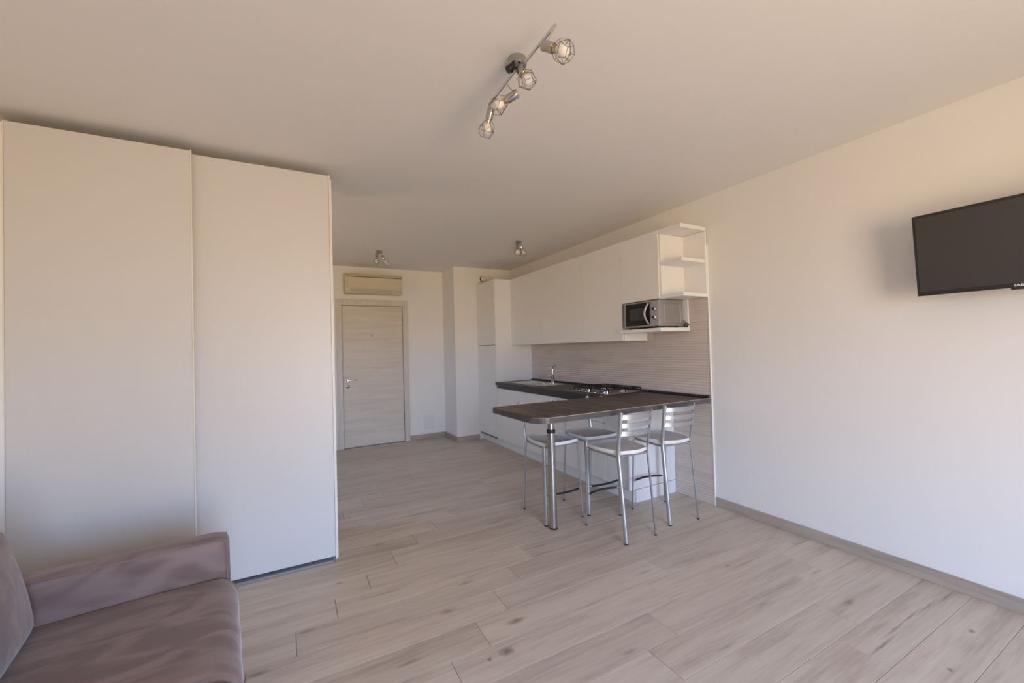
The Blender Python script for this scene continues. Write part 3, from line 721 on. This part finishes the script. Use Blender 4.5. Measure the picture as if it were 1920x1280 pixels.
cu = bpy.data.curves.new('logo', 'FONT'); cu.body = 'SABA'; cu.size = .0165; cu.align_x = 'CENTER'; cu.extrude = .0004; cu.offset = .0003
to = bpy.data.objects.new('logo_tmp', cu); C.objects.link(to)
me = bpy.data.meshes.new_from_object(to.evaluated_get(bpy.context.evaluated_depsgraph_get()))
bpy.data.objects.remove(to)
bm = bmesh.new(); bm.from_mesh(me)
for v in bm.verts:
    x, y, z = v.co; v.co = (-.0006 - z, -x*1.15, y + .006)      # read from -X looking at +X: text runs towards -Y
obj('logo', tilt(bm), 'print_white', tv)
bm = B(.062, .150, -.03, .03, .16, .24, .004); box(bm, .150, .1565, -.11, .11, .10, .32, .002, 1)
obj('wall_bracket', bm, 'tv_black', tv)

# ================================================================== SOFA
sa = math.radians(6.45)
sf = thing('sofa', 'brown microfibre sofa beside the wardrobe', 'sofa', (-.262, 2.262, 0), sa, local=True)
def soft(bm, lv=2, amp=0.0, seed=0):
    return bm
def cushion(x0, x1, y0, y1, z0, z1, r, puff=(0, 0, 0), n=10):
    """rounded box with bulging faces"""
    bm = bmesh.new(); box(bm, -1, 1, -1, 1, -1, 1)
    bmesh.ops.subdivide_edges(bm, edges=bm.edges[:], cuts=n, use_grid_fill=True)
    hx, hy, hz = (x1-x0)/2, (y1-y0)/2, (z1-z0)/2; c = Vector(((x0+x1)/2, (y0+y1)/2, (z0+z1)/2))
    for v in bm.verts:
        t = v.co.copy()
        p = Vector((t.x*hx, t.y*hy, t.z*hz))
        q = Vector([max(-h+r, min(h-r, k)) for k, h in zip(p, (hx, hy, hz))]); dlt = p-q
        if dlt.length > 1e-6: p = q + dlt.normalized()*r*min(1, dlt.length/r) if dlt.length > r else p
        f1 = (1-t.y**2)*(1-t.z**2); f2 = (1-t.x**2)*(1-t.z**2); f3 = (1-t.x**2)*(1-t.y**2)
        p += Vector((puff[0]*f1*(1 if t.x > .3 else -1 if t.x < -.3 else 0)*abs(t.x)**4, puff[1]*f2*math.copysign(abs(t.y)**4, t.y), puff[2]*f3*math.copysign(abs(t.z)**4, t.z)))
        v.co = c + p
    return bm
def seat_pad(x0, x1, y0, y1, z0, z1):
    """seat cushion: a pad with a full rolled front edge and tight sides"""
    rf, rb = .085, .02; prof = []
    for k in range(5): t = k/4*math.pi/2; prof.append((x0+rb-rb*math.cos(t), z1-rb+rb*math.sin(t)))
    for k in range(1, 9): prof.append((x0+rb+(x1-rf-x0-rb)*k/9, z1+.006*math.sin(math.pi*k/9)))
    for k in range(9): t = math.pi/2-k/8*math.pi*.80; prof.append((x1-rf+rf*math.cos(t), z1-rf+rf*math.sin(t)))
    prof += [(x1-rf*.45, z0), (x0, z0)]
    bm = bmesh.new(); ny = 16; rr = .014; rings = []
    zc = (z0+z1)/2; xc = (x0+x1)/2
    for j in range(ny+1):
        t = j/ny; y = y0+(y1-y0)*t
        if j == 0: y, k = y0, rr
        elif j == 1: y, k = y0+rr, 0
        elif j == ny-1: y, k = y1-rr, 0
        elif j == ny: y, k = y1, rr
        else: k = 0
        w = .0015*math.sin(17*t)*math.sin(math.pi*t)
        rings.append([bm.verts.new((x - k*(1 if x > xc else -1) + (w if x > xc else 0), y, z - k*(1 if z > zc else -1))) for x, z in prof])
    n = len(prof)
    for A, B_ in zip(rings, rings[1:]):
        for j in range(n): bm.faces.new((A[j], A[(j+1) % n], B_[(j+1) % n], B_[j]))
    bm.faces.new(rings[0]); bm.faces.new(rings[-1][::-1])
    return bm
SL = 1.42
obj('base', B(-.93, -.015, -SL, -.001, .05, .20, .02), 'microfibre', sf, smooth=50)
for i, ya in enumerate((.0, -SL-.123)):
    ar = obj('arm', cushion(-.93, .016, ya, ya+.123, .05, .592, .034, (.004, .002, .003), 16), 'microfibre', sf, smooth=60)
    yy = ya if i == 0 else ya+.123; s_ = 1 if i == 0 else -1
    obj('piping', T([(-.60, yy+s_*.008, .583), (-.03, yy+s_*.008, .583), (-.006, yy+s_*.008, .575), (.006, yy+s_*.008, .550), (.009, yy+s_*.008, .20)], .0028, 8), 'microfibre', ar, smooth=60)
obj('seat_cushion', seat_pad(-.70, .046, -SL/2+.001, -.002, .20, .425), 'microfibre', sf, smooth=60)
obj('seat_cushion', seat_pad(-.70, .040, -SL+.002, -SL/2-.001, .20, .425), 'microfibre', sf, smooth=60)
obj('back_frame', B(-.93, -.80, -SL, -.001, .20, .70, .03), 'microfibre', sf, smooth=50)
for (ya, yb) in ((-SL/2+.004, -.006), (-SL+.006, -SL/2-.002)):
    bm = cushion(-.20, .0, ya, yb, .0, .45, .075, (.040, .0, .02), 16)
    bmesh.ops.rotate(bm, verts=bm.verts, cent=(0, 0, 0), matrix=Matrix.Rotation(math.radians(-12), 3, 'Y'))
    for v in bm.verts: v.co += Vector((-.548, 0, .415))
    obj('back_cushion', bm, 'microfibre', sf, smooth=60)
for (x, y) in ((-.88, .05), (-.05, .05), (-.88, -SL-.06), (-.05, -SL-.06)): obj('foot', LA([(.02, 0), (.025, .05), (0, .05)], (x, y, 0), n=12), 'black_rubber', sf)

# ================================================================== CEILING LAMPS
def spot(par, root, tip, base):
    """a socket tube from root towards tip, a bulb and a faceted wire cage; base = where its arm hangs"""
    root, tip = Vector(root), Vector(tip); d = (tip-root).normalized()
    h = obj('socket', LA([(0, 0), (.017, 0), (.019, .003), (.019, .052), (.016, .055), (0, .055)], root, d, 18), 'nickel', par, smooth=40)
    obj('lamp_holder', LA([(.013, .055), (.013, .070), (0, .070)], root, d, 14), 'brass', h, smooth=40)
    obj('bulb', LA([(.010, .070), (.013, .078), (.021, .092), (.0225, .102), (.019, .114), (.010, .121), (0, .123)], root, d, 16), 'bulb', h, smooth=60)
    a = Vector((0, 0, 1)) if abs(d.z) < .9 else Vector((1, 0, 0))
    a = (a - d*a.dot(d)).normalized(); b2 = d.cross(a); n = 5
    def rg(r, hgt, ph): return [root + d*hgt + (a*math.cos(t)+b2*math.sin(t))*r for t in (2*math.pi*(j+ph)/n for j in range(n))]
    r0, r1, r2, r3 = rg(.017, .058, .5), rg(.034, .080, .5), rg(.041, .106, 0), rg(.025, .136, 0)
    bm = bmesh.new()
    def w(p, q): tube(bm, [p, q], .0012, 5)
    for j in range(n):
        k = (j+1) % n
        w(r0[j], r1[j]); w(r1[j], r2[j]); w(r1[j], r2[k]); w(r2[j], r2[k]); w(r2[j], r3[j]); w(r3[j], r3[k])
    obj('wire_cage', bm, 'wire', h)
    if base is not None:
        obj('joint', T([base, root + d*.012], .0042, 8), 'chrome', h, smooth=60)
bl = thing('ceiling_light', 'long chrome ceiling bar with four wire-cage spotlights', 'ceiling light', (.915, 1.56, H))
obj('ceiling_plate', LA([(.042, 0), (.042, .030), (.038, .034), (0, .034)], (.912, 1.570, H), (0, 0, -1), 28), 'nickel', bl, smooth=40)
zb = 2.605
obj('bar', T([(.899, 1.254, zb), (.898, 1.480, zb)], .0065, 10), 'chrome', bl, smooth=60)
obj('bar', T([(.886, 1.545, zb), (.894, 1.825, zb)], .0065, 10), 'chrome', bl, smooth=60)
obj('pivot', LA([(.016, 0), (.016, .03), (0, .03)], (.884, 1.560, 2.632), (-.6, .2, -.5), 16), 'iron', bl, smooth=40)
obj('pivot_arm', T([(.912, 1.55, H-.034), (.900, 1.50, 2.615), (.898, 1.480, zb)], .006, 8), 'chrome', bl, smooth=60)
obj('pivot_arm', T([(.905, 1.575, H-.034), (.888, 1.56, 2.62), (.886, 1.545, zb)], .006, 8), 'chrome', bl, smooth=60)
spot(bl, (.852, 1.270, 2.522), (.882, 1.205, 2.470), (.899, 1.258, zb))
spot(bl, (.902, 1.535, 2.610), (.903, 1.456, 2.500), (.898, 1.500, zb+.005))
spot(bl, (.905, 1.560, 2.520), (.845, 1.632, 2.490), (.889, 1.640, zb))
spot(bl, (.893, 1.800, 2.580), (.890, 1.862, 2.480), (.894, 1.820, zb))
def small_lamp(x, y, label, s1, s2):
    t = thing('ceiling_light', label, 'ceiling light', (x, y, H), group='small two-spot ceiling lights')
    obj('ceiling_plate', LA([(.040, 0), (.040, .024), (.036, .028), (0, .028)], (x, y, H), (0, 0, -1), 24), 'nickel', t, smooth=40)
    for (r, p) in (s1, s2):
        rr = Vector((x, y, H)) + Vector(r); spot(t, rr, Vector((x, y, H)) + Vector(p), (x + r[0]*.2, y + r[1]*.2, H-.028))
small_lamp(1.033, 5.385, 'small chrome ceiling spotlight in front of the air conditioner', ((-.035, -.03, -.048), (-.045, -.06, -.16)), ((.03, .01, -.050), (.085, .02, -.135)))
small_lamp(2.434, 4.287, 'small chrome ceiling spotlight in front of the wall cabinets', ((-.03, -.04, -.050), (-.045, -.06, -.16)), ((.035, .01, -.048), (.10, .03, -.145)))

# a few parts look unlike the rest of their thing
PART = {'door_handle': 'chrome rose of the door handle', 'lever': 'chrome lever handle', 'lock_plate': 'chrome lock plate', 'peephole': 'small round metal peephole',
        'footrest': 'curved black rubber footrest', 'seat': 'white moulded plastic seat', 'wire_cage': 'faceted thin wire cage', 'bulb': 'unlit white bulb',
        'power_cord': 'coiled black power cord', 'door_glass': 'black glass door front', 'collar': 'black collar ring', 'grate': 'black cast iron pan grate',
        'logo': 'white printed brand lettering', 'edge_line': 'thin pale line along the top edge', 'air_flap': 'grey air outlet flap'}
for o in bpy.data.objects:
    n = o.name.split('.')[0]
    if o.parent is not None and n in PART: o['label'] = PART[n]
